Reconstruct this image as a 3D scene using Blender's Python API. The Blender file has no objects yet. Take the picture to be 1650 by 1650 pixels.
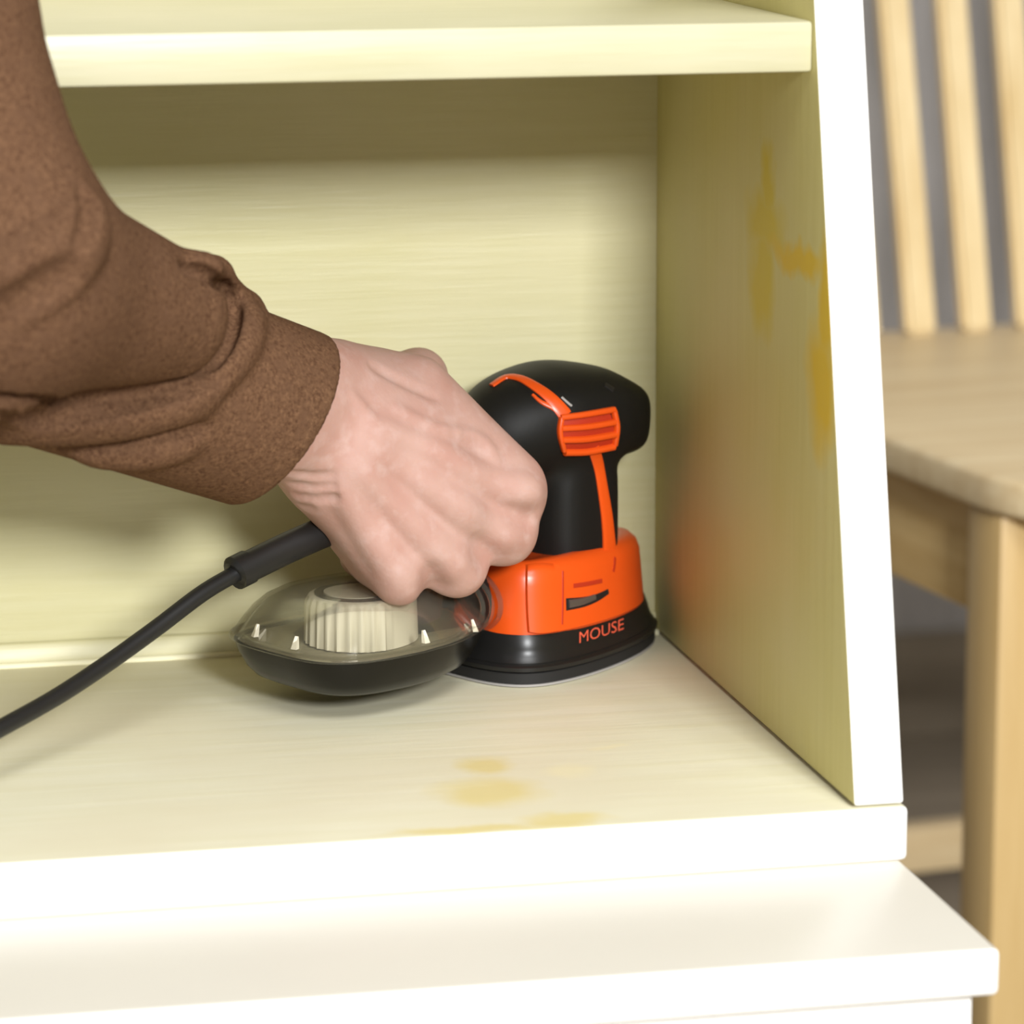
import bpy, bmesh, math, random
import numpy as np
from mathutils import Vector, Matrix
from mathutils.bvhtree import BVHTree

scene = bpy.context.scene
COL = scene.collection
rng = random.Random(7)

# ------------------------------------------------------------------ camera
CAM = np.array([-0.40387, -1.27437, 0.37976])
YAW, PITCH, ROLL, FPX = 0.213513, 0.199162, -0.002293, 6100.0
_f = np.array([math.sin(YAW)*math.cos(PITCH), math.cos(YAW)*math.cos(PITCH), -math.sin(PITCH)])
_r = np.array([math.cos(YAW), -math.sin(YAW), 0.0])
_u = np.cross(_r, _f)
RT = _r*math.cos(ROLL) + _u*math.sin(ROLL)
UP = -_r*math.sin(ROLL) + _u*math.cos(ROLL)
FW = _f
cd = bpy.data.cameras.new('camera')
cd.sensor_width = 36.0
cd.lens = 36.0*FPX/1650.0
cd.clip_start = 0.05
cd.dof.use_dof = True
cd.dof.focus_distance = 1.50
cd.dof.aperture_fstop = 10.0
cam = bpy.data.objects.new('camera', cd)
COL.objects.link(cam)
m = Matrix.Identity(4)
for i in range(3):
    m[i][0] = RT[i]; m[i][1] = UP[i]; m[i][2] = -FW[i]; m[i][3] = CAM[i]
cam.matrix_world = m
scene.camera = cam

# ------------------------------------------------------------------ light
scene.view_settings.view_transform = 'Standard'
scene.view_settings.look = 'None'
scene.view_settings.gamma = 1.0
scene.view_settings.exposure = 0.0
scene.view_settings.use_curve_mapping = False
world = bpy.data.worlds.new('world')
scene.world = world
world.use_nodes = True
bg = world.node_tree.nodes['Background']
bg.inputs[0].default_value = (1.0, 0.985, 0.96, 1)
bg.inputs[1].default_value = 0.17
ld = bpy.data.lights.new('softbox', 'AREA')
ld.shape = 'RECTANGLE'
ld.size = 0.50; ld.size_y = 0.46
ld.energy = 132.0
ld.color = (0.975, 0.99, 1.0)
key = bpy.data.objects.new('softbox', ld)
COL.objects.link(key)
key.location = (0.16, -2.90, 1.18)
tgt = Vector((-0.15, 0.15, 0.10))
key.rotation_euler = (tgt - key.location).to_track_quat('-Z', 'Y').to_euler()

l2 = bpy.data.lights.new('ceiling_softbox', 'AREA')
l2.shape = 'RECTANGLE'; l2.size = 1.3; l2.size_y = 0.9; l2.energy = 50.0; l2.color = (0.985, 0.99, 1.0)
top = bpy.data.objects.new('ceiling_softbox', l2); COL.objects.link(top)
top.location = (0.1, -1.75, 2.15)
top.rotation_euler = (Vector((-0.1, 0.1, 0.0)) - top.location).to_track_quat('-Z', 'Y').to_euler()

# ------------------------------------------------------------------ helpers
def srgb(r, g, b):
    def f(c):
        c /= 255.0
        return c/12.92 if c <= 0.04045 else ((c+0.055)/1.055)**2.4
    return (f(r), f(g), f(b), 1.0)

def ray(px, py):
    return FW + RT*(px-825.0)/FPX + UP*(825.0-py)/FPX
def pd(px, py, z):
    return CAM + ray(px, py)*z
def project(p):
    d = np.asarray(p) - CAM; z = d @ FW
    return 825+FPX*(d @ RT)/z, 825-FPX*(d @ UP)/z

# sander frame, millimetres: u forward, v to its left, w up
C0 = np.array([-0.066, 0.250, 0.0]); TH = math.radians(30)
SU = np.array([math.cos(TH), math.sin(TH), 0]); SV = np.array([-math.sin(TH), math.cos(TH), 0]); SW = np.array([0, 0, 1.0])
SM = np.stack([SU, SV, SW])          # rows
def to_local(p): return (np.asarray(p)-C0) @ SM.T * 1000
def to_world(l): return C0 + (np.asarray(l)/1000) @ SM
def pv(px, py, v):
    d = ray(px, py); t = ((C0+SV*v/1000-CAM) @ SV)/(d @ SV)
    return to_local(CAM + d*t)

def tag(o, label=None, cat=None, group=None, kind=None):
    if label: o['label'] = label
    if cat: o['category'] = cat
    if group: o['group'] = group
    if kind: o['kind'] = kind
    return o
def empty(name, loc, rz=0):
    o = bpy.data.objects.new(name, None); COL.objects.link(o)
    o.location = loc; o.rotation_euler = (0, 0, rz); o.empty_display_size = 0.05
    return o
def mk(name, verts, faces, mats, parent=None, smooth=True, fmats=None, angle=None):
    me = bpy.data.meshes.new(name)
    me.from_pydata([tuple(map(float, v)) for v in verts], [], [tuple(map(int, f)) for f in faces])
    if not isinstance(mats, (list, tuple)): mats = [mats]
    for mm in mats: me.materials.append(mm)
    if fmats is not None: me.polygons.foreach_set('material_index', fmats)
    me.polygons.foreach_set('use_smooth', [smooth]*len(me.polygons))
    me.update()
    if smooth and angle: me.set_sharp_from_angle(angle=math.radians(angle))
    o = bpy.data.objects.new(name, me); COL.objects.link(o)
    if parent: o.parent = parent
    return o
def from_bm(name, bm, mats, parent=None, smooth=True, angle=40):
    bmesh.ops.recalc_face_normals(bm, faces=bm.faces[:])
    me = bpy.data.meshes.new(name); bm.to_mesh(me); bm.free()
    if not isinstance(mats, (list, tuple)): mats = [mats]
    for mm in mats: me.materials.append(mm)
    me.polygons.foreach_set('use_smooth', [smooth]*len(me.polygons))
    if smooth: me.set_sharp_from_angle(angle=math.radians(angle))
    o = bpy.data.objects.new(name, me); COL.objects.link(o)
    if parent: o.parent = parent
    return o
def box_bm(lo, hi, bev=0.0015, seg=2):
    bm = bmesh.new(); bmesh.ops.create_cube(bm, size=1.0)
    for v in bm.verts:
        v.co = Vector([lo[i]+(v.co[i]+0.5)*(hi[i]-lo[i]) for i in range(3)])
    if bev: bmesh.ops.bevel(bm, geom=bm.edges[:], offset=bev, segments=seg, affect='EDGES', profile=0.5)
    return bm
def prism_bm(poly, axis, a, b, bev=0.0015, seg=2):
    """extrude a 2D polygon along axis (0,1,2) from a to b"""
    bm = bmesh.new(); rest = [i for i in range(3) if i != axis]
    def P(p, t):
        c = [0, 0, 0]; c[axis] = t; c[rest[0]] = p[0]; c[rest[1]] = p[1]; return bm.verts.new(c)
    A = [P(p, a) for p in poly]; B = [P(p, b) for p in poly]; n = len(poly)
    bm.faces.new(A); bm.faces.new(B[::-1])
    for i in range(n): bm.faces.new((A[i], B[i], B[(i+1) % n], A[(i+1) % n]))
    bmesh.ops.recalc_face_normals(bm, faces=bm.faces[:])
    if bev: bmesh.ops.bevel(bm, geom=[e for e in bm.edges if e.calc_face_angle(0) > 0.5], offset=bev, segments=seg, affect='EDGES', profile=0.5)
    return bm
def loft(rings, cap0=True, cap1=True):
    n = len(rings[0]); V = []; F = []
    for r in rings: V += [tuple(p) for p in r]
    for k in range(len(rings)-1):
        for i in range(n):
            j = (i+1) % n
            F.append((k*n+i, k*n+j, (k+1)*n+j, (k+1)*n+i))
    if cap0: F.append(tuple(range(n))[::-1])
    if cap1: F.append(tuple(range((len(rings)-1)*n, len(rings)*n)))
    return V, F
def sweep(pts, rad, n=12, cap=True):
    pts = [np.asarray(p, float) for p in pts]; rings = []
    t0 = pts[1]-pts[0]; t0 /= np.linalg.norm(t0)
    a = np.cross(t0, [0, 0, 1.0]); a /= np.linalg.norm(a)
    for i, p in enumerate(pts):
        t = pts[min(i+1, len(pts)-1)]-pts[max(i-1, 0)]; t /= np.linalg.norm(t)
        a = a-t*(a @ t); a /= np.linalg.norm(a); b = np.cross(t, a)
        r = rad[i] if hasattr(rad, '__len__') else rad
        rings.append([p+r*(a*math.cos(2*math.pi*k/n)+b*math.sin(2*math.pi*k/n)) for k in range(n)])
    return loft(rings, cap, cap)
def spline(P, n):
    P = [np.asarray(p, float) for p in P]; out = []
    Q = [2*P[0]-P[1]]+P+[2*P[-1]-P[-2]]
    for i in range(1, len(Q)-2):
        for k in range(n):
            t = k/n; a, b, c, d = Q[i-1], Q[i], Q[i+1], Q[i+2]
            out.append(0.5*((2*b)+(-a+c)*t+(2*a-5*b+4*c-d)*t*t+(-a+3*b-3*c+d)*t**3))
    out.append(P[-1]); return out

# ---- signed distance fields on a grid, turned into a mesh by surface nets
class SDF:
    def __init__(s, lo, hi, h):
        s.h = h; s.lo = np.array(lo, np.float32)
        n = np.ceil((np.array(hi)-np.array(lo))/h).astype(int)+1
        s.ax = [s.lo[i]+h*np.arange(n[i], dtype=np.float32) for i in range(3)]
        s.n = n
    def sub(s, lo, hi):
        return tuple(slice(max(0, int((lo[i]-s.lo[i])/s.h)), max(0, min(s.n[i], int((hi[i]-s.lo[i])/s.h)+2))) for i in range(3))
    def xyz(s, sl=None):
        sl = sl or (slice(None),)*3
        return (s.ax[0][sl[0]][:, None, None], s.ax[1][sl[1]][None, :, None], s.ax[2][sl[2]][None, None, :])
    def cap(s, a, b, ra, rb, sl=None):
        X, Y, Z = s.xyz(sl); a = np.asarray(a, np.float32); b = np.asarray(b, np.float32); d = b-a
        L = max(float(d @ d), 1e-6)
        t = np.clip(((X-a[0])*d[0]+(Y-a[1])*d[1]+(Z-a[2])*d[2])/L, 0, 1)
        return np.sqrt((X-a[0]-t*d[0])**2+(Y-a[1]-t*d[1])**2+(Z-a[2]-t*d[2])**2)-(ra+(rb-ra)*t)
    def ell(s, c, r, n=2.0, sl=None):
        X, Y, Z = s.xyz(sl)
        q = (np.abs((X-c[0])/r[0])**n+np.abs((Y-c[1])/r[1])**n+np.abs((Z-c[2])/r[2])**n)**(1/n)
        return (q-1)*min(r)
    def mesh(s, D):
        return surface_nets(D, s.lo, s.h)
def smin(a, b, k):
    h = np.clip(0.5+0.5*(b-a)/k, 0, 1)
    return b*(1-h)+a*h-k*h*(1-h)
def smax(a, b, k): return -smin(-a, -b, k)
def chain(g, pts, k=3):
    D = None
    for (a, ra), (b, rb) in zip(pts, pts[1:]):
        c = g.cap(a, b, ra, rb); D = c if D is None else smin(D, c, k)
    return D
def local_cap(g, D, a, b, ra, rb, k, add=True):
    m_ = max(ra, rb)+k+2
    sl = g.sub(np.minimum(a, b)-m_, np.maximum(a, b)+m_)
    if any(q.stop <= q.start for q in sl): return
    c = g.cap(a, b, ra, rb, sl)
    D[sl] = smin(D[sl], c, k) if add else smax(D[sl], -c, k)
def surface_nets(D, lo, h):
    D = np.ascontiguousarray(D, np.float32); nx, ny, nz = D.shape
    ins = D < 0
    corn = [(i, j, k) for i in (0, 1) for j in (0, 1) for k in (0, 1)]
    S = lambda A, c: A[c[0]:nx-1+c[0], c[1]:ny-1+c[1], c[2]:nz-1+c[2]]
    cnt = np.zeros((nx-1, ny-1, nz-1), np.int8)
    for c in corn: cnt += S(ins, c)
    act = (cnt > 0) & (cnt < 8)
    idx = np.argwhere(act)
    vid = -np.ones(act.shape, np.int64); vid[act] = np.arange(len(idx))
    vals = {c: D[idx[:, 0]+c[0], idx[:, 1]+c[1], idx[:, 2]+c[2]] for c in corn}
    P = np.zeros((len(idx), 3), np.float64); W = np.zeros(len(idx))
    for c in corn:
        for ax in range(3):
            if c[ax]: continue
            e = list(c); e[ax] = 1; e = tuple(e)
            a, b = vals[c], vals[e]; mk_ = (a < 0) != (b < 0)
            t = np.where(mk_, a/np.where(mk_, a-b, 1), 0)
            for q in range(3):
                P[:, q] += mk_*(t if q == ax else float(c[q]))
            W += mk_
    V = (idx+P/W[:, None])*h+np.asarray(lo)
    F = []
    for ax in range(3):
        o = [a for a in range(3) if a != ax]
        s0 = [slice(1, -1)]*3; s0[ax] = slice(0, D.shape[ax]-1)
        s1 = [slice(1, -1)]*3; s1[ax] = slice(1, D.shape[ax])
        A = ins[tuple(s0)]; B = ins[tuple(s1)]
        ch = np.argwhere(A != B)
        if not len(ch): continue
        fl = A[ch[:, 0], ch[:, 1], ch[:, 2]]
        base = ch.copy()
        for q in o: base[:, q] += 1
        def g(da, db):
            b = base.copy(); b[:, o[0]] -= da; b[:, o[1]] -= db
            return vid[b[:, 0], b[:, 1], b[:, 2]]
        q = np.stack([g(1, 1), g(0, 1), g(0, 0), g(1, 0)], 1)
        flip = fl if ax != 1 else ~fl
        q[~flip] = q[~flip][:, ::-1]
        F.append(q)
    return V, np.concatenate(F)

class Surf:
    """a world-space surface that rays and points can be dropped on"""
    def __init__(s, Vw, F):
        s.t = BVHTree.FromPolygons([Vector(v) for v in Vw], [list(map(int, f)) for f in F])
    def hit(s, px, py):
        d = ray(px, py)
        h = s.t.ray_cast(Vector(CAM), Vector(d).normalized())
        if h[0] is None: return None, None
        n = np.array(h[1])
        if n @ d > 0: n = -n
        return np.array(h[0]), n
def px_path(P, step=6.0):
    S = spline([np.array(p, float) for p in P], 12); out = [S[0]]
    for p in S[1:]:
        if np.linalg.norm(p-out[-1]) >= step: out.append(p)
    return out
def strip(surf, P, width, height, sink=0.6, step=5.0, conv=None, taper=False):
    """raised band (mm) lying on a surface along a path; returns verts, faces in world metres"""
    H = [surf.hit(*p) for p in px_path(P, step)]; H = [h for h in H if h[0] is not None]
    pts = [h[0] for h in H]; rings = []
    nrm = [np.mean([H[j][1] for j in range(max(0, i-2), min(len(H), i+3))], axis=0) for i in range(len(H))]
    prof = [(-0.5, -sink), (-0.5, height*0.55), (-0.36, height*0.92), (-0.15, height), (0.15, height), (0.36, height*0.92), (0.5, height*0.55), (0.5, -sink)]
    for i, p in enumerate(pts):
        t = pts[min(i+1, len(pts)-1)]-pts[max(i-1, 0)]; t /= np.linalg.norm(t)
        n = nrm[i]/np.linalg.norm(nrm[i]); b = np.cross(n, t); b /= np.linalg.norm(b)
        s = i/(len(pts)-1); wd = width(s) if callable(width) else width
        rings.append([p+(b*x*wd+n*y)*0.001 for x, y in prof])
    return loft(rings)
def patch(surf, corners, height, nx=14, ny=10, rnd=0.22, sink=1.0):
    """raised rounded quad patch on a surface, corners in picture order tl,tr,br,bl"""
    tl, tr, br, bl = [np.array(c, float) for c in corners]
    def Q(s, t): return (tl*(1-s)+tr*s)*(1-t)+(bl*(1-s)+br*s)*t
    G = np.linspace(-1, 1, nx); K = np.linspace(-1, 1, ny); V = []; N = []
    for b in K:
        for a in G:
            x = a*math.sqrt(1-rnd*b*b); y = b*math.sqrt(1-rnd*a*a)
            h, n = surf.hit(*Q((x+1)/2, (y+1)/2)); V.append(h); N.append(n)
    V = np.array(V); N = np.array(N)
    N[:] = N.mean(0); N /= np.linalg.norm(N[0])
    top = V+N*height*0.001; F = []
    for j in range(ny-1):
        for i in range(nx-1):
            F.append((j*nx+i, j*nx+i+1, (j+1)*nx+i+1, (j+1)*nx+i))
    bord = list(range(nx))+[j*nx+nx-1 for j in range(1, ny)]+[(ny-1)*nx+i for i in range(nx-2, -1, -1)]+[j*nx for j in range(ny-2, 0, -1)]
    low = V[bord]-N[bord]*sink*0.001; off = len(top)
    for i in range(len(bord)):
        j = (i+1) % len(bord); F.append((bord[i], off+i, off+j, bord[j]))
    return list(top)+list(low), F

# ------------------------------------------------------------------ materials
def nt(name):
    ma = bpy.data.materials.new(name); ma.use_nodes = True
    n = ma.node_tree.nodes; return ma, n, ma.node_tree.links, n['Principled BSDF']
def mixc(n, l, fac, a, b, mode='MIX'):
    x = n.new('ShaderNodeMix'); x.data_type = 'RGBA'; x.blend_type = mode
    for s, v in ((0, fac), (6, a), (7, b)):
        if hasattr(v, 'links') or isinstance(v, bpy.types.NodeSocket): l.new(v, x.inputs[s])
        else: x.inputs[s].default_value = v
    return x.outputs[2]
def noise(n, l, scale, detail=3, vec=None, rough=0.5, stretch=None):
    t = n.new('ShaderNodeTexNoise'); t.inputs['Scale'].default_value = scale
    t.inputs['Detail'].default_value = detail; t.inputs['Roughness'].default_value = rough
    g = n.new('ShaderNodeNewGeometry').outputs['Position'] if vec is None else vec
    if stretch:
        mp = n.new('ShaderNodeMapping'); mp.inputs['Scale'].default_value = stretch
        l.new(g, mp.inputs[0]); g = mp.outputs[0]
    l.new(g, t.inputs['Vector']); return t.outputs[0]
def ramp(n, l, f, a, b):
    x = n.new('ShaderNodeMapRange'); x.inputs[1].default_value = a; x.inputs[2].default_value = b
    l.new(f, x.inputs[0]); return x.outputs[0]
def bump(n, l, bs, h, strength, dist=0.001):
    b = n.new('ShaderNodeBump'); b.inputs['Strength'].default_value = strength; b.inputs['Distance'].default_value = dist
    l.new(h, b.inputs['Height']); l.new(b.outputs[0], bs.inputs['Normal'])
def plain(name, col, rough=0.4, spec=0.5, bumps=None, var=0.0):
    ma, n, l, bs = nt(name)
    bs.inputs['Base Color'].default_value = col; bs.inputs['Roughness'].default_value = rough
    bs.inputs['Specular IOR Level'].default_value = spec
    if var:
        f = noise(n, l, 60, 3); c2 = tuple(c*(1-var) for c in col[:3])+(1,)
        l.new(mixc(n, l, f, col, c2), bs.inputs['Base Color'])
    if bumps: bump(n, l, bs, noise(n, l, bumps[0], 3), bumps[1], bumps[2])
    return ma
def blobs(n, l, items, warp=0.012, wscale=40, soft=0.6):
    """mask of noise-edged ellipses; items: (centre, radii) in world metres"""
    g = n.new('ShaderNodeNewGeometry').outputs['Position']
    t = n.new('ShaderNodeTexNoise'); t.inputs['Scale'].default_value = wscale; t.inputs['Detail'].default_value = 4
    l.new(g, t.inputs['Vector'])
    s = n.new('ShaderNodeVectorMath'); s.operation = 'SUBTRACT'; l.new(t.outputs['Color'], s.inputs[0]); s.inputs[1].default_value = (.5, .5, .5)
    s2 = n.new('ShaderNodeVectorMath'); s2.operation = 'SCALE'; l.new(s.outputs[0], s2.inputs[0]); s2.inputs['Scale'].default_value = warp*2
    ad = n.new('ShaderNodeVectorMath'); ad.operation = 'ADD'; l.new(g, ad.inputs[0]); l.new(s2.outputs[0], ad.inputs[1])
    out = None
    for c, r in items:
        a = n.new('ShaderNodeVectorMath'); a.operation = 'SUBTRACT'; l.new(ad.outputs[0], a.inputs[0]); a.inputs[1].default_value = c
        d = n.new('ShaderNodeVectorMath'); d.operation = 'DIVIDE'; l.new(a.outputs[0], d.inputs[0]); d.inputs[1].default_value = r
        ln = n.new('ShaderNodeVectorMath'); ln.operation = 'LENGTH'; l.new(d.outputs[0], ln.inputs[0])
        mr = ramp(n, l, ln.outputs['Value'], 1.0, 1.0-soft)
        if out is None: out = mr
        else:
            mx = n.new('ShaderNodeMath'); mx.operation = 'MAXIMUM'; l.new(out, mx.inputs[0]); l.new(mr, mx.inputs[1]); out = mx.outputs[0]
    return out
YEL = srgb(203, 197, 154)
def yellow_paint(name, grain, stains=None, worn=0.35, tint=None, rough=0.38):
    ma, n, l, bs = nt(name)
    base = tint or YEL
    f = noise(n, l, 1.0, 5, stretch=grain, rough=0.6)
    f2 = noise(n, l, 9.0, 3)
    c = mixc(n, l, ramp(n, l, f, 0.35, 0.7), base, (base[0]*0.94, base[1]*0.93, base[2]*0.86, 1))
    c = mixc(n, l, ramp(n, l, f2, 0.4, 0.75), c, mixc(n, l, worn, base, srgb(212, 202, 172)))
    if stains:
        for items, col, amt in stains:
            mk_ = blobs(n, l, items); mm = n.new('ShaderNodeMath'); mm.operation = 'MULTIPLY'; l.new(mk_, mm.inputs[0]); mm.inputs[1].default_value = amt
            c = mixc(n, l, mm.outputs[0], c, col)
    l.new(c, bs.inputs['Base Color'])
    bs.inputs['Roughness'].default_value = rough
    bump(n, l, bs, f, 0.35, 0.0006)
    return ma
BIG = 9.0
M = {}
M['back'] = yellow_paint('paint_back', (14, 14, 260))
M['shelf'] = yellow_paint('paint_shelf', (14, 200, 200), tint=srgb(190, 185, 154))
M['side'] = yellow_paint('paint_side', (160, 160, 9), stains=[
    ([((0, .125, .200), (BIG, .034, .016)), ((0, .130, .178), (BIG, .022, .028)), ((0, .122, .215), (BIG, .012, .016))], srgb(208, 186, 40), 0.85),
    ([((0, .080, .192), (BIG, .048, .0075)), ((0, .050, .150), (BIG, .024, .032)), ((0, .044, .180), (BIG, .012, .036))], srgb(220, 184, 26), 0.9)], tint=srgb(208, 199, 134), rough=0.54)
M['board'] = yellow_paint('sanded_board', (10, 120, 60), stains=[
    ([((-.118, .092, 0), (.016, .016, BIG)), ((-.125, .055, 0), (.026, .026, BIG)), ((-.140, .006, 0), (.040, .007, BIG)), ((-.105, .012, 0), (.02, .012, BIG))], srgb(212, 190, 96), 0.55),
    ([((-.068, .108, 0), (.010, .004, BIG)), ((-.090, .075, 0), (.012, .012, BIG))], srgb(226, 216, 176), 0.6)], worn=0.75, tint=srgb(223, 218, 192), rough=0.5)
M['white'] = plain('white_paint', srgb(245, 243, 238), 0.35, 0.5, (40, 0.1, 0.0008))
M['white_dim'] = plain('dimmed_white_paint', srgb(214, 208, 194), 0.35, 0.5, (40, 0.1, 0.0008), 0.02)  # same white paint, dimmed in colour for grazing light on the top
M['caulk'] = plain('caulk', srgb(246, 240, 205), 0.4)
M['orange'] = plain('orange_plastic', srgb(210, 76, 18), 0.33, 0.5, (900, 0.05, 0.0002))
M['black'] = plain('black_rubber', srgb(22, 21, 19), 0.5, 0.18, (1500, 0.12, 0.0002))
M['black_gloss'] = plain('black_plastic', srgb(24, 23, 22), 0.34, 0.4)
M['cord'] = plain('cord_rubber', srgb(26, 25, 24), 0.45, 0.5)
M['grey'] = plain('sandpaper_edge', srgb(150, 146, 142), 0.6)
M['hook'] = plain('pad_foam', srgb(30, 29, 28), 0.7, 0.3)
M['steel'] = plain('steel', srgb(150, 148, 150), 0.3); M['steel'].node_tree.nodes['Principled BSDF'].inputs['Metallic'].default_value = 0.9
M['filter'] = plain('filter_plastic', srgb(232, 224, 204), 0.5)
M['dark'] = plain('dark_slot', srgb(22, 20, 20), 0.5)
M['letter'] = plain('orange_lettering', srgb(205, 84, 58), 0.5)
M['orange_shade'] = plain('shaded_orange_plastic', srgb(165, 42, 14), 0.5)  # orange darkened to paint in the shade of vents and slots
M['dust'] = plain('beige_tray', srgb(150, 142, 116), 0.9, 0.1, (300, 0.4, 0.001), 0.2)  # mottled grey-beige for the tray bottom
M['hull'] = plain('smoke_hull', srgb(20, 18, 13), 0.24, 0.25)
def smoke():
    ma = bpy.data.materials.new('smoked_clear_plastic'); ma.use_nodes = True
    n = ma.node_tree.nodes; l = ma.node_tree.links; n.clear()
    o = n.new('ShaderNodeOutputMaterial'); t = n.new('ShaderNodeBsdfTransparent'); g = n.new('ShaderNodeBsdfGlossy')
    t.inputs[0].default_value = (0.90, 0.895, 0.86, 1); g.inputs[0].default_value = (1, 1, 1, 1); g.inputs['Roughness'].default_value = 0.09
    df = n.new('ShaderNodeBsdfDiffuse'); df.inputs[0].default_value = (0.36, 0.35, 0.29, 1)
    m0 = n.new('ShaderNodeMixShader'); m0.inputs[0].default_value = 0.065; l.new(t.outputs[0], m0.inputs[1]); l.new(df.outputs[0], m0.inputs[2])
    fr = n.new('ShaderNodeFresnel'); fr.inputs[0].default_value = 1.3
    mx = n.new('ShaderNodeMixShader'); fm = n.new('ShaderNodeMath'); fm.operation = 'MULTIPLY'; fm.inputs[1].default_value = 0.4; l.new(fr.outputs[0], fm.inputs[0]); l.new(fm.outputs[0], mx.inputs[0]); l.new(m0.outputs[0], mx.inputs[1]); l.new(g.outputs[0], mx.inputs[2])
    l.new(mx.outputs[0], o.inputs[0]); return ma
M['smoke'] = smoke()
def skin():
    ma, n, l, bs = nt('skin')
    a = srgb(177, 142, 130); b = srgb(169, 128, 115); c = srgb(182, 150, 140)
    f = noise(n, l, 55, 4); f2 = noise(n, l, 160, 3)
    x = mixc(n, l, ramp(n, l, f, 0.35, 0.7), a, b)
    x = mixc(n, l, ramp(n, l, f2, 0.5, 0.8), x, c)
    l.new(x, bs.inputs['Base Color']); bs.inputs['Roughness'].default_value = 0.6; bs.inputs['Specular IOR Level'].default_value = 0.3
    bs.inputs['Subsurface Weight'].default_value = 0.12; bs.inputs['Subsurface Radius'].default_value = (0.006, 0.0025, 0.0012)
    bs.inputs['Subsurface Scale'].default_value = 0.6
    v = n.new('ShaderNodeTexVoronoi'); v.inputs['Scale'].default_value = 700; l.new(n.new('ShaderNodeNewGeometry').outputs['Position'], v.inputs['Vector'])
    bump(n, l, bs, v.outputs['Distance'], 0.12, 0.0004); return ma
M['skin'] = skin()
def heather():
    ma, n, l, bs = nt('brown_heather_knit')
    f = noise(n, l, 620, 4, rough=0.75); f2 = noise(n, l, 190, 3)
    x = mixc(n, l, ramp(n, l, f, 0.35, 0.68), srgb(73, 50, 36), srgb(117, 87, 64))
    x = mixc(n, l, ramp(n, l, f2, 0.45, 0.75), x, srgb(96, 70, 52))
    l.new(x, bs.inputs['Base Color']); bs.inputs['Roughness'].default_value = 0.9; bs.inputs['Specular IOR Level'].default_value = 0.02
    bump(n, l, bs, f, 0.5, 0.0008); return ma
M['knit'] = heather()
def wood(name, stretch, a, b, knot=None):
    ma, n, l, bs = nt(name)
    tc = n.new('ShaderNodeTexCoord').outputs['Object']
    f = noise(n, l, 1.0, 5, vec=tc, stretch=stretch, rough=0.6)
    c = mixc(n, l, ramp(n, l, f, 0.3, 0.7), a, b)
    if knot: c = mixc(n, l, blobs(n, l, knot, 0.006, 60, 0.7), c, srgb(120, 76, 40))
    l.new(c, bs.inputs['Base Color'])
    bs.inputs['Roughness'].default_value = 0.45; bump(n, l, bs, f, 0.15, 0.0006); return ma
WA, WB = srgb(226, 196, 138), srgb(200, 164, 104)
M['wood_x'] = wood('pine_wood_seat', (4, 70, 70), srgb(226, 206, 166), srgb(208, 182, 138))
M['wood_y'] = wood('pine_wood_rail', (70, 4, 70), WA, WB)
M['wood_z'] = wood('pine_wood_post', (60, 60, 4), srgb(228, 206, 160), srgb(210, 182, 130))
M['wood_leg'] = wood('pine_wood_leg', (60, 60, 4), srgb(206, 178, 126), srgb(188, 156, 100), knot=[((.247, .607, -.050), (.013, .013, .024))])
def wallmat(name, a, b, st):
    ma, n, l, bs = nt(name); f = noise(n, l, 1.0, 4, stretch=st, rough=0.6)
    l.new(mixc(n, l, ramp(n, l, f, 0.3, 0.72), a, b), bs.inputs['Base Color']); bs.inputs['Roughness'].default_value = 0.75
    bump(n, l, bs, f, 0.2, 0.002); return ma
M['wall'] = wallmat('grey_wall', srgb(170, 165, 160), srgb(208, 203, 200), (26, 26, 5))
M['floor'] = wallmat('dark_floor', srgb(128, 116, 98), srgb(158, 144, 124), (3, 30, 30))

# ------------------------------------------------------------------ room shell
ZF = -0.455
def struct(name, bm, mat): return tag(from_bm(name, bm, mat), kind='structure')
struct('floor', box_bm((-3.0, -4.0, ZF-0.05), (3.0, 1.75, ZF), 0), M['floor'])
struct('wall_back', box_bm((-3.0, 1.75, ZF-0.05), (3.0, 1.85, 2.2), 0), M['wall'])
struct('baseboard_back', box_bm((-3.0, 1.735, ZF), (3.0, 1.75, ZF+0.09), 0.003), M['floor'])

# ------------------------------------------------------------------ hutch
D = 0.2939; XL = -0.92; T = 0.019; ZB = 0.0206; HT = 0.62
hutch = empty('hutch', (0, 0, 0))
tag(hutch, 'open hutch with pale yellow painted inside and white front edges on the base cabinet', 'hutch')
def face_mats(o, mats, fn):
    for mm in mats: o.data.materials.append(mm)
    for p in o.data.polygons: p.material_index = fn(p.normal, p.center)
def sidey(z): return 0.0003+0.2245*z
def side(x0, x1):
    bm = prism_bm([(sidey(0.0012), 0.0012), (D+0.012, 0.0012), (D+0.012, HT), (sidey(HT), HT)], 0, x0, x1, 0.0012)
    o = from_bm('side_panel', bm, [], hutch)
    inner = -1 if x1 > 0 else 1
    face_mats(o, [M['white'], M['side']], lambda n, c: 1 if n.x*inner > 0.85 else 0)
    return o
side(0.0, T); side(XL-T, XL)
o = from_bm('bottom_shelf', box_bm((XL-T-0.002, 0.0, -ZB), (T+0.0017, D+0.012, 0.0), 0.0022, 3), [], hutch)
face_mats(o, [M['white'], M['board']], lambda n, c: 1 if n.z > 0.8 and c.y > 0.0 else 0)
o['label'] = 'sanded yellow bottom shelf with white front edge'
for z0, th in ((0.2627, 0.0188), (0.525, 0.0188)):
    from_bm('shelf', box_bm((XL, 0.0655+(z0-.2627)*.2245, z0), (0.0, D, z0+th), 0.0016), M['shelf'], hutch)
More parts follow.
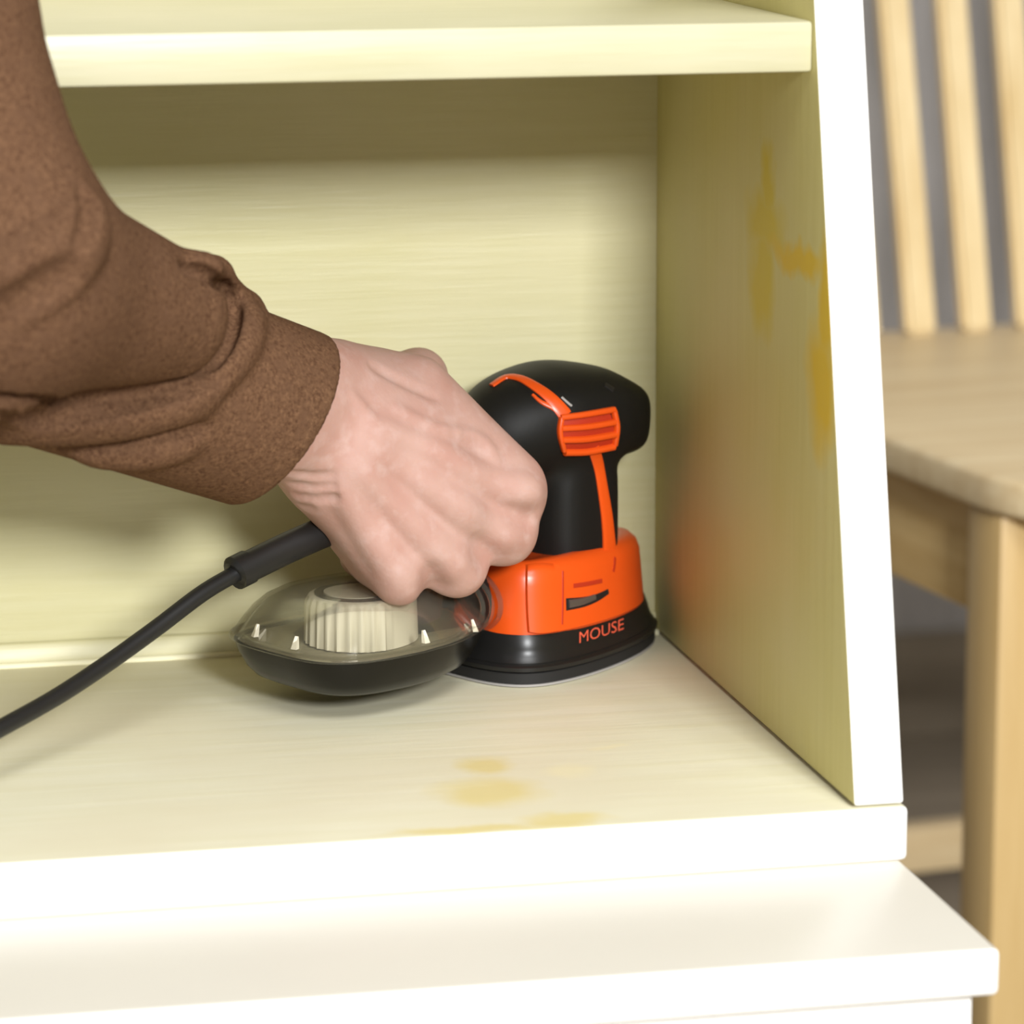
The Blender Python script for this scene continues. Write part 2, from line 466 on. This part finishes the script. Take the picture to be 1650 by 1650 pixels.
from_bm('back_panel', box_bm((XL, D, 0.0), (0.0, D+0.010, HT), 0), M['back'], hutch)
from_bm('top_panel', box_bm((XL-T-.01, sidey(HT)-.01, HT), (T+.01, D+.022, HT+.019), 0.002), M['white'], hutch)
bm = prism_bm([(D-0.0060, 0.0), (D, 0.0), (D, 0.0095), (D-0.0030, 0.0095)], 0, XL, 0.0, 0.0008)
o = from_bm('back_trim', bm, M['back'], hutch)
V, F = sweep([(XL, D-0.0068, 0.0005), (-0.4, D-0.0068, 0.0005), (0.0, D-0.0068, 0.0005)], 0.0016, 8)
mk('caulk_bead', V, F, M['caulk'], hutch)

base = empty('base_cabinet', (0, 0, ZF))
tag(base, 'white painted base cabinet whose top sticks out below the hutch', 'cabinet')
YF = -0.1063; XR = 0.0190
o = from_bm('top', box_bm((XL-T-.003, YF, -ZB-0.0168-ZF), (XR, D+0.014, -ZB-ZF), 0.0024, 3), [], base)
face_mats(o, [M['white'], M['white_dim']], lambda n, c: 1 if n.z > 0.8 else 0)
from_bm('body', box_bm((XL-T+.002, YF+0.012, 0.06), (XR-0.0055, D+0.012, -ZB-0.0168-ZF), 0.001), M['white'], base)
from_bm('toe_kick', box_bm((XL-T+.012, YF+0.045, 0.0), (XR-0.012, D+0.008, 0.06), 0.001), M['white'], base)
for i in range(2):
    x0 = XL+0.005+i*0.46
    d_ = from_bm('drawer_front', box_bm((x0, YF+0.004, 0.215), (x0+0.44, YF+0.012, 0.375), 0.002), M['white'], base)
    V, F = sweep([(x0+.22, YF+0.004, .295), (x0+.22, YF-0.008, .295), (x0+.22, YF-0.012, .295), (x0+.22, YF-0.020, .295)], [.006, .006, .014, .010], 16)
    mk('knob', V, F, M['steel'], d_)
    from_bm('door', box_bm((x0, YF+0.004, 0.075), (x0+0.44, YF+0.012, 0.205), 0.002), M['white'], base)

# ------------------------------------------------------------------ chair
chair = empty('slatted_chair', (0.455, 0.83, ZF), math.radians(8))
tag(chair, 'light pine slat-back chair standing behind the hutch', 'chair')
HS = 0.0-ZF     # seat top above floor
def rr_poly(x0, x1, y0, y1, rf, rb, n=10):
    P = []
    for cx, cy, r, a0 in ((x0+rf, y0+rf, rf, 180), (x1-rf, y0+rf, rf, 270), (x1-rb, y1-rb, rb, 0), (x0+rb, y1-rb, rb, 90)):
        for k in range(n+1):
            a = math.radians(a0+90*k/n); P.append((cx+r*math.cos(a), cy+r*math.sin(a)))
    return P
SX = 0.222
from_bm('seat', prism_bm(rr_poly(-SX, SX, -0.27, 0.285, 0.085, 0.03), 2, HS-0.021, HS, 0.004, 3), M['wood_x'], chair)
for sx in (-1, 1):
    x0 = sx*(SX-0.024)
    from_bm('leg', box_bm((x0-.020, -.205, 0), (x0+.020, -.165, HS-.021), .004), M['wood_leg'], chair)
    from_bm('leg', box_bm((x0-.018, .225, 0), (x0+.018, .261, HS-.021), .004), M['wood_leg'], chair)
    from_bm('side_rail', box_bm((x0-.009, -.165, HS-.085), (x0+.009, .225, HS-.021), .002), M['wood_y'], chair)
from_bm('front_rail', box_bm((-SX+.058, -.222, HS-.085), (SX-.058, -.204, HS-.021), .002), M['wood_x'], chair)
from_bm('stretcher', box_bm((-SX+.042, .234, HS-.362), (SX-.042, .254, HS-.330), .003), M['wood_x'], chair)
from_bm('back_rail', box_bm((-SX+.058, .234, HS-.085), (SX-.058, .252, HS-.021), .002), M['wood_x'], chair)
def leaner(name, x, wd, th, z0, z1, mat):
    k = 0.22; y0 = 0.262
    bm = bmesh.new(); bmesh.ops.create_cube(bm, size=1)
    for v in bm.verts:
        z = z0 if v.co.z < 0 else z1
        v.co = Vector((x*(1+0.16*(z-HS))+v.co.x*wd, y0+(z-HS)*k+v.co.y*th, z))
    bmesh.ops.bevel(bm, geom=bm.edges[:], offset=0.003, segments=2, affect='EDGES')
    return from_bm(name, bm, mat, chair)
for i in range(9):
    leaner('slat', -0.159+i*0.041, 0.0215, 0.013, HS, HS+.46, M['wood_z'])
for sx in (-1, 1): leaner('back_post', sx*0.205, 0.028, 0.026, HS, HS+.50, M['wood_z'])
from_bm('top_rail', box_bm((-.245, .35, HS+.45), (.245, .385, HS+.53), .008), M['wood_x'], chair)

# ------------------------------------------------------------------ sander
sander = empty('detail_sander', tuple(C0), TH)
tag(sander, 'orange and black corded detail sander with clear dust canister, held in the hutch corner', 'sander')
def part(name, V, F, mat, parent=None, smooth=True, angle=35, world=False):
    V = np.asarray(V, float)
    L = to_local(V)/1000 if world else V/1000
    return mk(name, L, F, mat, parent or sander, smooth, angle=angle)
def plan(ur, uf, um, hw, nr, nf, N=96, off=0.0):
    P = []
    for i in range(N):
        t = 2*math.pi*i/N; c, s = math.cos(t), math.sin(t); n = nf if c >= 0 else nr
        A = (uf-um) if c >= 0 else (um-ur)
        P.append((um+A*math.copysign(abs(c)**(2/n), c), hw*math.copysign(abs(s)**(2/n), s)))
    if off:
        P = np.array(P); T_ = np.roll(P, -1, 0)-np.roll(P, 1, 0); Nn = np.stack([T_[:, 1], -T_[:, 0]], 1)
        Nn /= np.maximum(np.linalg.norm(Nn, axis=1), 1e-6)[:, None]; P = P+Nn*off
        P = [tuple(p) for p in P]
    return P
def ring(P, w): return [(p[0], p[1], w) for p in P]
bp = lambda off: plan(-43, 71.5, -12, 39, 2.9, 1.62, off=off)
V, F = loft([ring(bp(-1.6), 0.2), ring(bp(-0.9), 0.4), ring(bp(-0.9), 1.2), ring(bp(-1.4), 1.4)]); part('sandpaper', V, F, M['grey'])
V, F = loft([ring(bp(-1.4), 1.4), ring(bp(-0.6), 1.8), ring(bp(-0.8), 6.0), ring(bp(-2.2), 6.6)]); part('foam_pad', V, F, M['hook'])
sk = [ring(bp(-2.4), 6.4), ring(bp(0.2), 6.9), ring(bp(0.4), 8.6), ring(bp(-0.8), 9.3), ring(bp(-1.2), 9.7), ring(bp(-1.0), 10.2), ring(bp(-2.4), 12.0), ring(bp(-3.6), 15.2), ring(bp(-3.6), 15.8), ring(bp(-5.0), 20.0), ring(bp(-6.4), 22.8), ring(bp(-9), 24.0)]
V, F = loft(sk); part('skirt', V, F, M['black_gloss'])
skirtS = Surf([to_world(p) for p in V], [f for f in F if len(f) == 4])
# orange housing
hp = lambda off: plan(-37, 61, -8, 34, 3.4, 1.9, off=off)
hous = [ring(hp(-4), 19.8), ring(hp(-0.8), 20.2), ring(hp(0.0), 21.4), ring(hp(-0.6), 29.0), ring(hp(-1.4), 38.0), ring(hp(-2.0), 44.0), ring(hp(-3.4), 47.6), ring(hp(-6.5), 50.2), ring(hp(-10.5), 50.6), ring(hp(-15), 49.0)]
V, F = loft(hous); housing = part('housing', V, F, M['orange'])
housS = Surf([to_world(p) for p in V], [f for f in F if len(f) == 4])
# black body: neck, head and rear handle in one moulded shell
g = SDF((-126, -46, 38), (76, 46, 140), 1.3)
HAND = [((10, 0, 103), 22), ((-12, 0, 100), 20.5), ((-42, 0, 92), 18.5), ((-80, 0, 80), 15.5), ((-104, 0, 73), 9)]
neck = g.ell((16, 0, 64), (21, 24.5, 46), 3.2)
head = smin(g.ell((15, 0, 106), (34.5, 30, 19.8), 2.5), g.ell((33, 0, 100.5), (20.0, 23.8, 14.5), 4.2), 7)
hand_ = chain(g, HAND, 6)
Dn = smin(neck, head, 5); Dn = smin(Dn, hand_, 9)
Vb, Fb = g.mesh(Dn)
part('body_shell', Vb, Fb, M['black'], angle=180)
bodyS = Surf([to_world(p) for p in Vb], Fb)
def sstrip(name, surf, P, wd, ht, mat, parent=None, **k):
    V, F = strip(surf, P, wd, ht, **k); return part(name, V, F, mat, parent, world=True, angle=60)
sstrip('orange_band', bodyS, [(792, 622), (815, 608), (838, 610), (862, 623), (885, 640), (905, 662), (912, 672)], lambda s: 3.2+3.0*s, 0.9, M['orange'])
sstrip('orange_band', bodyS, [(858, 636), (872, 648), (893, 658), (903, 668)], lambda s: 1.2+1.6*s, 0.7, M['orange'])
sstrip('orange_band', bodyS, [(956, 722), (964, 750), (971, 790), (977, 830), (980, 860), (982, 892)], lambda s: 5.2+3.2*s*s, 0.9, M['orange'])
vent = part('side_vent', *patch(bodyS, [(903, 672), (986, 660), (990, 718), (906, 729)], 0.4), M['orange_shade'], world=True, angle=60)  # back plate, shade between the bars is in its colour
for P in ([(902, 673), (940, 668), (987, 660)], [(903, 690), (945, 687), (988, 680)], [(904, 708), (945, 706), (989, 699)], [(908, 727), (945, 726), (987, 718)]):
    sstrip('vent_bar', bodyS, P, 2.6, 2.4, M['orange'], vent)
for P in ([(904, 672), (901, 697), (908, 727)], [(987, 661), (992, 688), (988, 718)]):
    sstrip('vent_bar', bodyS, P, 2.2, 2.2, M['orange'], vent)
sstrip('screw_recess', bodyS, [(975, 620), (982, 624), (989, 629)], 3.0, 0.4, M['dark'])
sstrip('grey_streak', bodyS, [(905, 640), (916, 650), (925, 657)], 1.0, 0.3, M['grey'])  # short pale grey streak on the head
# housing details: rear corner boss, slots, seam
bossP = [(845, 906), (900, 908), (900, 1018), (848, 1022)]
part('corner_boss', *patch(housS, bossP, 2.2, rnd=0.12, sink=2), M['orange'], world=True, angle=60)
sstrip('seam', housS, [(907, 920), (907, 960), (906, 1006)], 0.9, 0.2, M['orange_shade'])
sstrip('slot', housS, [(924, 944), (945, 941), (970, 936)], 1.9, 0.2, M['orange_shade'])
sl = sstrip('front_slot', housS, [(912, 974), (940, 970), (962, 963), (980, 953)], lambda s: 5.2-3.0*s, 0.3, M['dark'])
sstrip('blade', housS, [(916, 973), (938, 969), (958, 962)], lambda s: 3.4-1.0*s, 0.9, M['steel'], sl)
sstrip('slot', housS, [(991, 898), (990, 912), (988, 922)], 1.6, 0.2, M['orange_shade'])
# lettering printed on the skirt
fc = bpy.data.curves.new('lettering', 'FONT'); fc.body = 'MOUSE'; fc.size = 1.0; fc.extrude = 0.0; fc.resolution_u = 3
fo = bpy.data.objects.new('lettering_tmp', fc); COL.objects.link(fo)
bpy.context.view_layer.update()
tm = bpy.data.meshes.new_from_object(fo.evaluated_get(bpy.context.evaluated_depsgraph_get()))
bpy.data.objects.remove(fo); bpy.data.curves.remove(fc)
bm = bmesh.new(); bm.from_mesh(tm); bpy.data.meshes.remove(tm)
bmesh.ops.triangulate(bm, faces=bm.faces[:])
xs = [v.co.x for v in bm.verts]; ys = [v.co.y for v in bm.verts]; x1, y1 = max(xs), max(ys)
V = []
for v in bm.verts:
    s = v.co.x/x1; t = v.co.y/y1
    px, py = 931+73*s, 1037-23*s+4*s*(1-s)-18*t
    h, n = skirtS.hit(px, py); V.append(h+n*0.00035)
F = [[v.index for v in f.verts] for f in bm.faces]; bm.free()
part('lettering', V, F, M['letter'], world=True, smooth=False)
# dust canister
can = empty('dust_canister', (0, 0, 0)); can.parent = sander
def cp(sc, off=0.0, du=0.0):
    P = plan(-142, -37.5, -94, 42.5, 3.4, 4.5, N=96)
    P = np.array(P); c = np.array([-92+du, 0])
    P[:, 1] *= np.where(P[:, 0] > -88, 1-0.40*np.clip((P[:, 0]+88)/50, 0, 1)**1.25, 1)
    return [tuple(p) for p in (P-c)*sc+c]
V, F = loft([ring(cp(.55), 10.0), ring(cp(.73), 10.5), ring(cp(.81), 12.4), ring(cp(.875), 16), ring(cp(.935), 22), ring(cp(.965), 26.6), ring(cp(.94), 26.8), ring(cp(.93), 24.0)]); part('tray', V, F, M['hull'], can)
V, F = loft([ring(cp(.926), 23.0), ring(cp(.926), 25.2)]); part('tray_floor', V, F, M['dust'], can)
V, F = loft([ring(cp(.94), 26.4), ring(cp(.985), 26.6), ring(cp(1.0), 27.4), ring(cp(1.0), 28.8), ring(cp(.985), 29.6), ring(cp(.945), 29.8), ring(cp(.90), 29.2), ring(cp(.90), 27), ring(cp(.94), 26.4)], False, False); part('rim', V, F, M['smoke'], can)
lo_ = [(.975, 29.4), (.945, 31.5), (.89, 35.5), (.82, 39.8), (.73, 43.8), (.60, 47.0), (.40, 48.8), (.15, 49.4)]
outer = [ring(cp(a, du=0), b) for a, b in lo_]; inner = [ring(cp(a*0.965, du=0), b-1.4) for a, b in lo_[::-1]]
n_ = len(outer[0])
Vo, Fo = loft(outer, False, True); Vi, Fi = loft(inner, True, False); k_ = len(Vo)
Fc = [tuple(i+k_ for i in f) for f in Fi]; li = k_+(len(inner)-1)*n_
Fc += [((i+1) % n_, i, li+i, li+(i+1) % n_) for i in range(n_)]
part('lid', list(Vo)+list(Vi), Fo+Fc, M['smoke'], can, angle=60)
# filter cartridge inside the lid
def filt(rad, pleat, w):
    P = []
    for i in range(120):
        a = 2*math.pi*i/120; r = rad+pleat*(0.5+0.5*math.cos(a*26))*(1 if math.cos(a) < 0.1 else 0)
        x, y = r*math.cos(a), r*math.sin(a)
        if x > 0: x *= 1.55
        P.append((-100+x, -5+y*1.08, w))
    return P
V, F = loft([filt(18.6, 0, 25.5), filt(18.6, 1.5, 26), filt(18.2, 1.5, 42.5), filt(18.2, 0.2, 45.0), filt(17.2, 0, 45.6), filt(15.6, 0, 45.6), filt(15.4, 0, 41)], True, True)
fl = part('filter', V, F, M['filter'], can, angle=50)
V, F = loft([filt(15.8, 0, 41.0), filt(15.8, 0, 46.3), filt(13.0, 0, 46.3), filt(12.9, 0, 41.0)], True, True); part('filter_seal', V, F, M['hull'], fl)
V, F = loft([filt(12.6, 0, 41.0), filt(12.2, 0, 46.5), filt(9, 0, 46.2), filt(3, 0, 46.0)], True, True); part('filter_cap', V, F, M['filter'], fl)
V, F = sweep([(-36, 0, 33), (-50, 0, 33.5), (-62, 0, 34), (-76, 0, 34)], [16.5, 16, 15, 14], 24); part('intake_duct', V, F, M['black_gloss'], can)
for off in (0, 4.5, 9):
    P = [(-36-off, (22-off*.1)*math.cos(a), 33+(13.5-off*.1)*math.sin(a)) for a in np.linspace(0, 2*math.pi, 33)]
    V, F = sweep(P, 1.1, 8); part('collar_rib', V, F, M['smoke'], can)
canS = Surf([to_world(p) for p in Vo], [f for f in Fo if len(f) == 4])
for px, py in ((412, 1012), (476, 1032), (685, 1022), (765, 1004)):
    h, n = canS.hit(px, py)
    if h is not None:
        l_ = to_local(h)
        o_ = np.array([l_[0]+92, l_[1], 0]); o_ /= np.linalg.norm(o_); t_ = np.array([-o_[1], o_[0], 0])
        b0 = l_+np.array([0, 0, -3.4])
        o_ = o_*0.7; t_ = t_*0.7
        V = [b0+t_*1.9-o_*1, b0-t_*1.9-o_*1, b0-t_*1.9+o_*2.2, b0+t_*1.9+o_*2.2, b0+t_*.8-o_*2.2+np.array([0, 0, 4.8]), b0-t_*.8-o_*2.2+np.array([0, 0, 4.8]), b0-t_*.8-o_*.8+np.array([0, 0, 5.0]), b0+t_*.8-o_*.8+np.array([0, 0, 5.0])]
        part('clip', V, [(0, 1, 2, 3), (4, 7, 6, 5), (0, 4, 5, 1), (1, 5, 6, 2), (2, 6, 7, 3), (3, 7, 4, 0)], M['filter'], can, smooth=False)  # small lid ribs, pale colour paints in their glints
# cord
cs = spline([(-100, 0, 74), (-128, 0, 68.5), (-156, 0, 61.8)], 6)
V, F = sweep(cs[:-1]+[np.array((-150, 0, 63.3)), np.array((-150.5, 0, 63.2)), np.array((-157, 0, 61.6)), np.array((-157.3, 0, 61.4))], [6.3]*12+[6.0, 6.9, 6.9, 5.5], 20); part('cord_sleeve', V, F, M['cord'])
P = [(-150, 0, 63.3), (-172, 0, 56.5), (-198, -2, 46), (-226, -6, 36.5), (-254, -12, 29.5), (-285, -19, 24), (-320, -25, 17), (-360, -30, 9), (-410, -32, 4.4), (-450, -22, 3.9), tuple(to_local((-0.54, 0.035, 0.0038))), tuple(to_local((-0.70, 0.075, 0.0038))), tuple(to_local((-0.88, 0.16, 0.0038)))]
V, F = sweep(spline(P, 8), 3.4, 14); part('power_cord', V, F, M['cord'])

# ------------------------------------------------------------------ person: hand and forearm (one mesh), sleeve
hz = {u: w for u, w in ((-30, 95.5), (-44, 91.5), (-68, 84), (-94, 75.5))}
MCP = dict(i=pv(828, 796, -35), m=pv(814, 862, -35), r=pv(736, 915, -33), p=pv(644, 930, -27))
WR = pv(528, 628, -4); WU = pv(494, 700, -8)
EL = to_local(pd(60, 545, 1.375))
g = SDF((-215, -62, 36), (26, 62, 176), 1.35)
fore = smin(g.cap(WR, WR+(EL-WR)*0.42, 20.5, 21), g.cap(WU, WU+(EL-WU)*0.42, 20.0, 21), 14)
carp = g.cap(pv(575, 640, 2), pv(535, 735, -6), 19.5, 20)
Dh = smin(fore, carp, 14)
mc = [(pv(615, 655, -4), 16, MCP['i'], 11.5), (pv(598, 690, -12), 16, MCP['m'], 11.5), (pv(575, 735, -13), 16, MCP['r'], 11), (pv(545, 775, -10), 16, MCP['p'], 10.5)]
pal = None
for a, ra, b, rb in mc:
    c = g.cap(a, b, ra, rb); pal = c if pal is None else smin(pal, c, 14)
pal = smin(pal, g.cap(pv(690, 720, -22), pv(720, 800, -30), 14, 12), 10)
pal = smin(pal, g.cap(pv(672, 624, -10), pv(822, 770, -32), 13, 11), 12)
pal = smin(pal, g.cap(pv(640, 690, -16), pv(700, 850, -27), 14, 12), 12)
pal = smin(pal, g.cap(pv(560, 820, 0), pv(600, 890, -8), 15, 12), 12)
pal = smin(pal, g.cap(pv(640, 790, -18), pv(650, 870, -20), 14, 11), 12)
Dh = smin(Dh, pal, 14)
def rel(u, v, w): return np.array([u, v, w])
fing = []
for kx, uu, w0, pts, rr in (
    ('i', (-31, -29, -28), 95.5, ((8, -29), (29, -12), (27, 7)), (10.6, 9.6, 8.6, 7.6)),
    ('m', (-47, -46, -45), 91.0, ((10, -28), (29, -8), (25, 11)), (10.8, 9.8, 8.8, 7.8)),
    ('r', (-68, -67, -66), 84.0, ((11, -25.5), (26, -6), (22, 11)), (10.4, 9.3, 8.4, 7.4)),
    ('p', (-84, -81, -80), 77.0, ((10, -21), (22, -3), (17, 11)), (9.2, 8.0, 7.4, 6.6))):
    P = [MCP[kx]]+[rel(uu[j], pts[j][0], w0+pts[j][1]) for j in range(3)]
    fing.append(chain(g, list(zip(P, rr)), 3))
Df = fing[0]
for f_ in fing[1:]: Df = smin(Df, f_, 1.5)
Dh = smin(Dh, Df, 6)
th = chain(g, [(pv(590, 632, 10), 16), (pv(674, 608, 22), 11.2), ((-20, 34, 99), 9.3), ((0, 35, 88), 8.2)], 5)
th = smin(th, g.cap(pv(640, 650, 8), pv(735, 660, 2), 13, 8), 10)
Dh = smin(Dh, th, 9)
Vh, Fh = g.mesh(Dh)
handS = Surf([to_world(p) for p in Vh], Fh)
def on_hand(P, add, r, depth, k, step=14, r1=None):
    H = [handS.hit(*p) for p in px_path(P, step)]; H = [h for h in H if h[0] is not None]
    L = [to_local(h[0]-h[1]*depth*0.001) for h in H]
    for i in range(len(L)-1):
        a = i/(len(L)-1); b = (i+1)/(len(L)-1); q0 = r if r1 is None else r+(r1-r)*a; q1 = r if r1 is None else r+(r1-r)*b
        local_cap(g, Dh, L[i], L[i+1], q0, q1, k, add)
for P in ([(600, 690), (700, 730), (790, 775), (850, 795)], [(590, 720), (680, 775), (760, 830), (815, 862)], [(575, 755), (640, 820), (700, 880), (735, 915)], [(555, 790), (590, 850), (640, 920)]):
    on_hand(P, True, 2.0, 2.7, 8, r1=2.8)
for P in ([(570, 640), (610, 700), (600, 760), (650, 830)], [(640, 660), (700, 690), (770, 705), (800, 740)], [(660, 740), (700, 800), (760, 850)], [(610, 790), (690, 850), (720, 880)]):
    on_hand(P, True, 0.9, 1.0, 4)
for P in ([(470, 762), (510, 768), (545, 764)], [(474, 781), (510, 786), (548, 780)], [(480, 800), (510, 804), (540, 800)], [(486, 817), (510, 819)], [(600, 590), (640, 612), (700, 640)]):
    on_hand(P, False, 1.4, -0.8, 2.6)
for P in ([(846, 830), (826, 838)], [(778, 906), (762, 894)], [(692, 948), (686, 932)]):
    on_hand(P, False, 3.4, -2.8, 8)
for nm, q in (('i', (850, 790)), ('m', (814, 858)), ('r', (738, 905)), ('p', (645, 925))):
    h, n = handS.hit(*q)
    if h is not None:
        c = to_local(h-n*0.005); local_cap(g, Dh, c, c+0.1, 5.0, 5.0, 8, True)
Vh, Fh = g.mesh(Dh)
PO = to_world(pv(505, 660, -8))
person = mk('person', [to_world(p)-PO for p in Vh], Fh, M['skin'])
person.location = PO
tag(person, 'right hand and forearm of a person in a brown knit sleeve gripping the sander', 'person')

# sleeve
def sl_(px, py, z, rpx): return to_local(pd(px, py, z)), rpx*z/FPX*1000
ZS = 1.485-1.27
E_ = sl_(-30, 440, 1.09+ZS, 205); A1 = sl_(255, 505, 1.163+ZS, 113)
B0 = sl_(60, 545, 1.17+ZS, 172); B1 = sl_(440, 671, 1.462, 158); B2 = sl_(560, 712, 1.487, 150)
U1 = sl_(-140, 0, 1.07+ZS, 186); U2 = sl_(-260, -430, 1.05+ZS, 205)
allp = [E_, A1, B0, B1, U1, U2]
lo = np.min([p-r for p, r in allp], 0)-24; hi = np.max([p+r for p, r in allp], 0)+24
hi = np.maximum(hi, B2[0]+10)
g = SDF(lo, hi, 1.7)
A_ = smin(g.cap(E_[0], A1[0], E_[1], A1[1]), chain(g, [E_, U1, U2], 10), 22)
lump = chain(g, [sl_(262, 440, 1.19+ZS, 40), sl_(320, 450, 1.20+ZS, 38), sl_(362, 480, 1.215+ZS, 22)], 4)
B_ = g.cap(B0[0], B2[0], B0[1], B2[1])
# cuff opening plane
ax2 = (RT*0.83 - UP*0.56 + FW*0.55); ax2 /= np.linalg.norm(ax2)
ax_l = ax2 @ SM.T
X, Y, Z = g.xyz()
cc = B1[0]
plane = (X-cc[0])*ax_l[0]+(Y-cc[1])*ax_l[1]+(Z-cc[2])*ax_l[2]-3.0
B_ = smax(B_, plane.astype(np.float32), 3)
hol = smax(g.cap(B0[0], B2[0], B0[1], B2[1])+3.2, -(plane+13).astype(np.float32), 2)
Ds = smin(A_, B_, 1.6); Ds = smin(Ds, lump, 6)
Vs, Fs = g.mesh(Ds)
slS = Surf([to_world(p) for p in Vs], Fs)
def on_sleeve(P, add, r, depth, k, step=16, r1=None):
    H = [slS.hit(*p) for p in px_path(P, step)]; H = [h for h in H if h[0] is not None]
    L = [to_local(h[0]-h[1]*depth*0.001) for h in H]
    for i in range(len(L)-1):
        a = i/(len(L)-1); b = (i+1)/(len(L)-1)
        q0, q1 = (r, r) if r1 is None else (r+(r1-r)*a, r+(r1-r)*b)
        local_cap(g, Ds, L[i], L[i+1], q0, q1, k, add)
# rolls beside the creases, then the creases themselves
on_sleeve([(318, 424), (368, 450), (398, 486), (396, 548), (352, 604), (285, 638), (200, 662), (100, 668), (-30, 662)], True, 5.0, 1.4, 6)
on_sleeve([(330, 640), (230, 672), (110, 690), (-30, 690)], True, 5.0, 3.0, 8)
on_sleeve([(300, 720), (200, 735), (120, 725)], True, 4.0, 2.4, 8)
on_sleeve([(-20, 470), (70, 430), (120, 390), (150, 335)], True, 7.0, 4.5, 12)
Vs, Fs = g.mesh(Ds)
slS = Surf([to_world(p) for p in Vs], Fs)
crease = [(296, 428), (342, 444), (372, 474), (377, 512), (360, 560), (318, 604), (240, 630), (130, 643), (40, 645), (-30, 640)]
on_sleeve(crease, False, 2.6, 0.5, 1.8, step=9)
on_sleeve(crease, False, 2.2, 2.8, 1.8, step=9)
on_sleeve([(360, 608), (300, 628), (200, 655), (100, 676), (-30, 680)], False, 2.0, 0.8, 2.0, r1=3.8)
on_sleeve([(330, 690), (250, 703), (170, 722), (100, 728)], False, 2.2, 0.3, 2.5)
on_sleeve([(138, 305), (145, 335), (140, 372), (128, 392)], False, 3.0, 0.6, 2.5)
on_sleeve([(-20, 520), (60, 480), (120, 440)], False, 4.0, -1.8, 9)
Ds = smax(Ds, -hol, 1.0)
Vs, Fs = g.mesh(Ds)
mk('sleeve', [to_world(p)-PO for p in Vs], Fs, M['knit'], person)
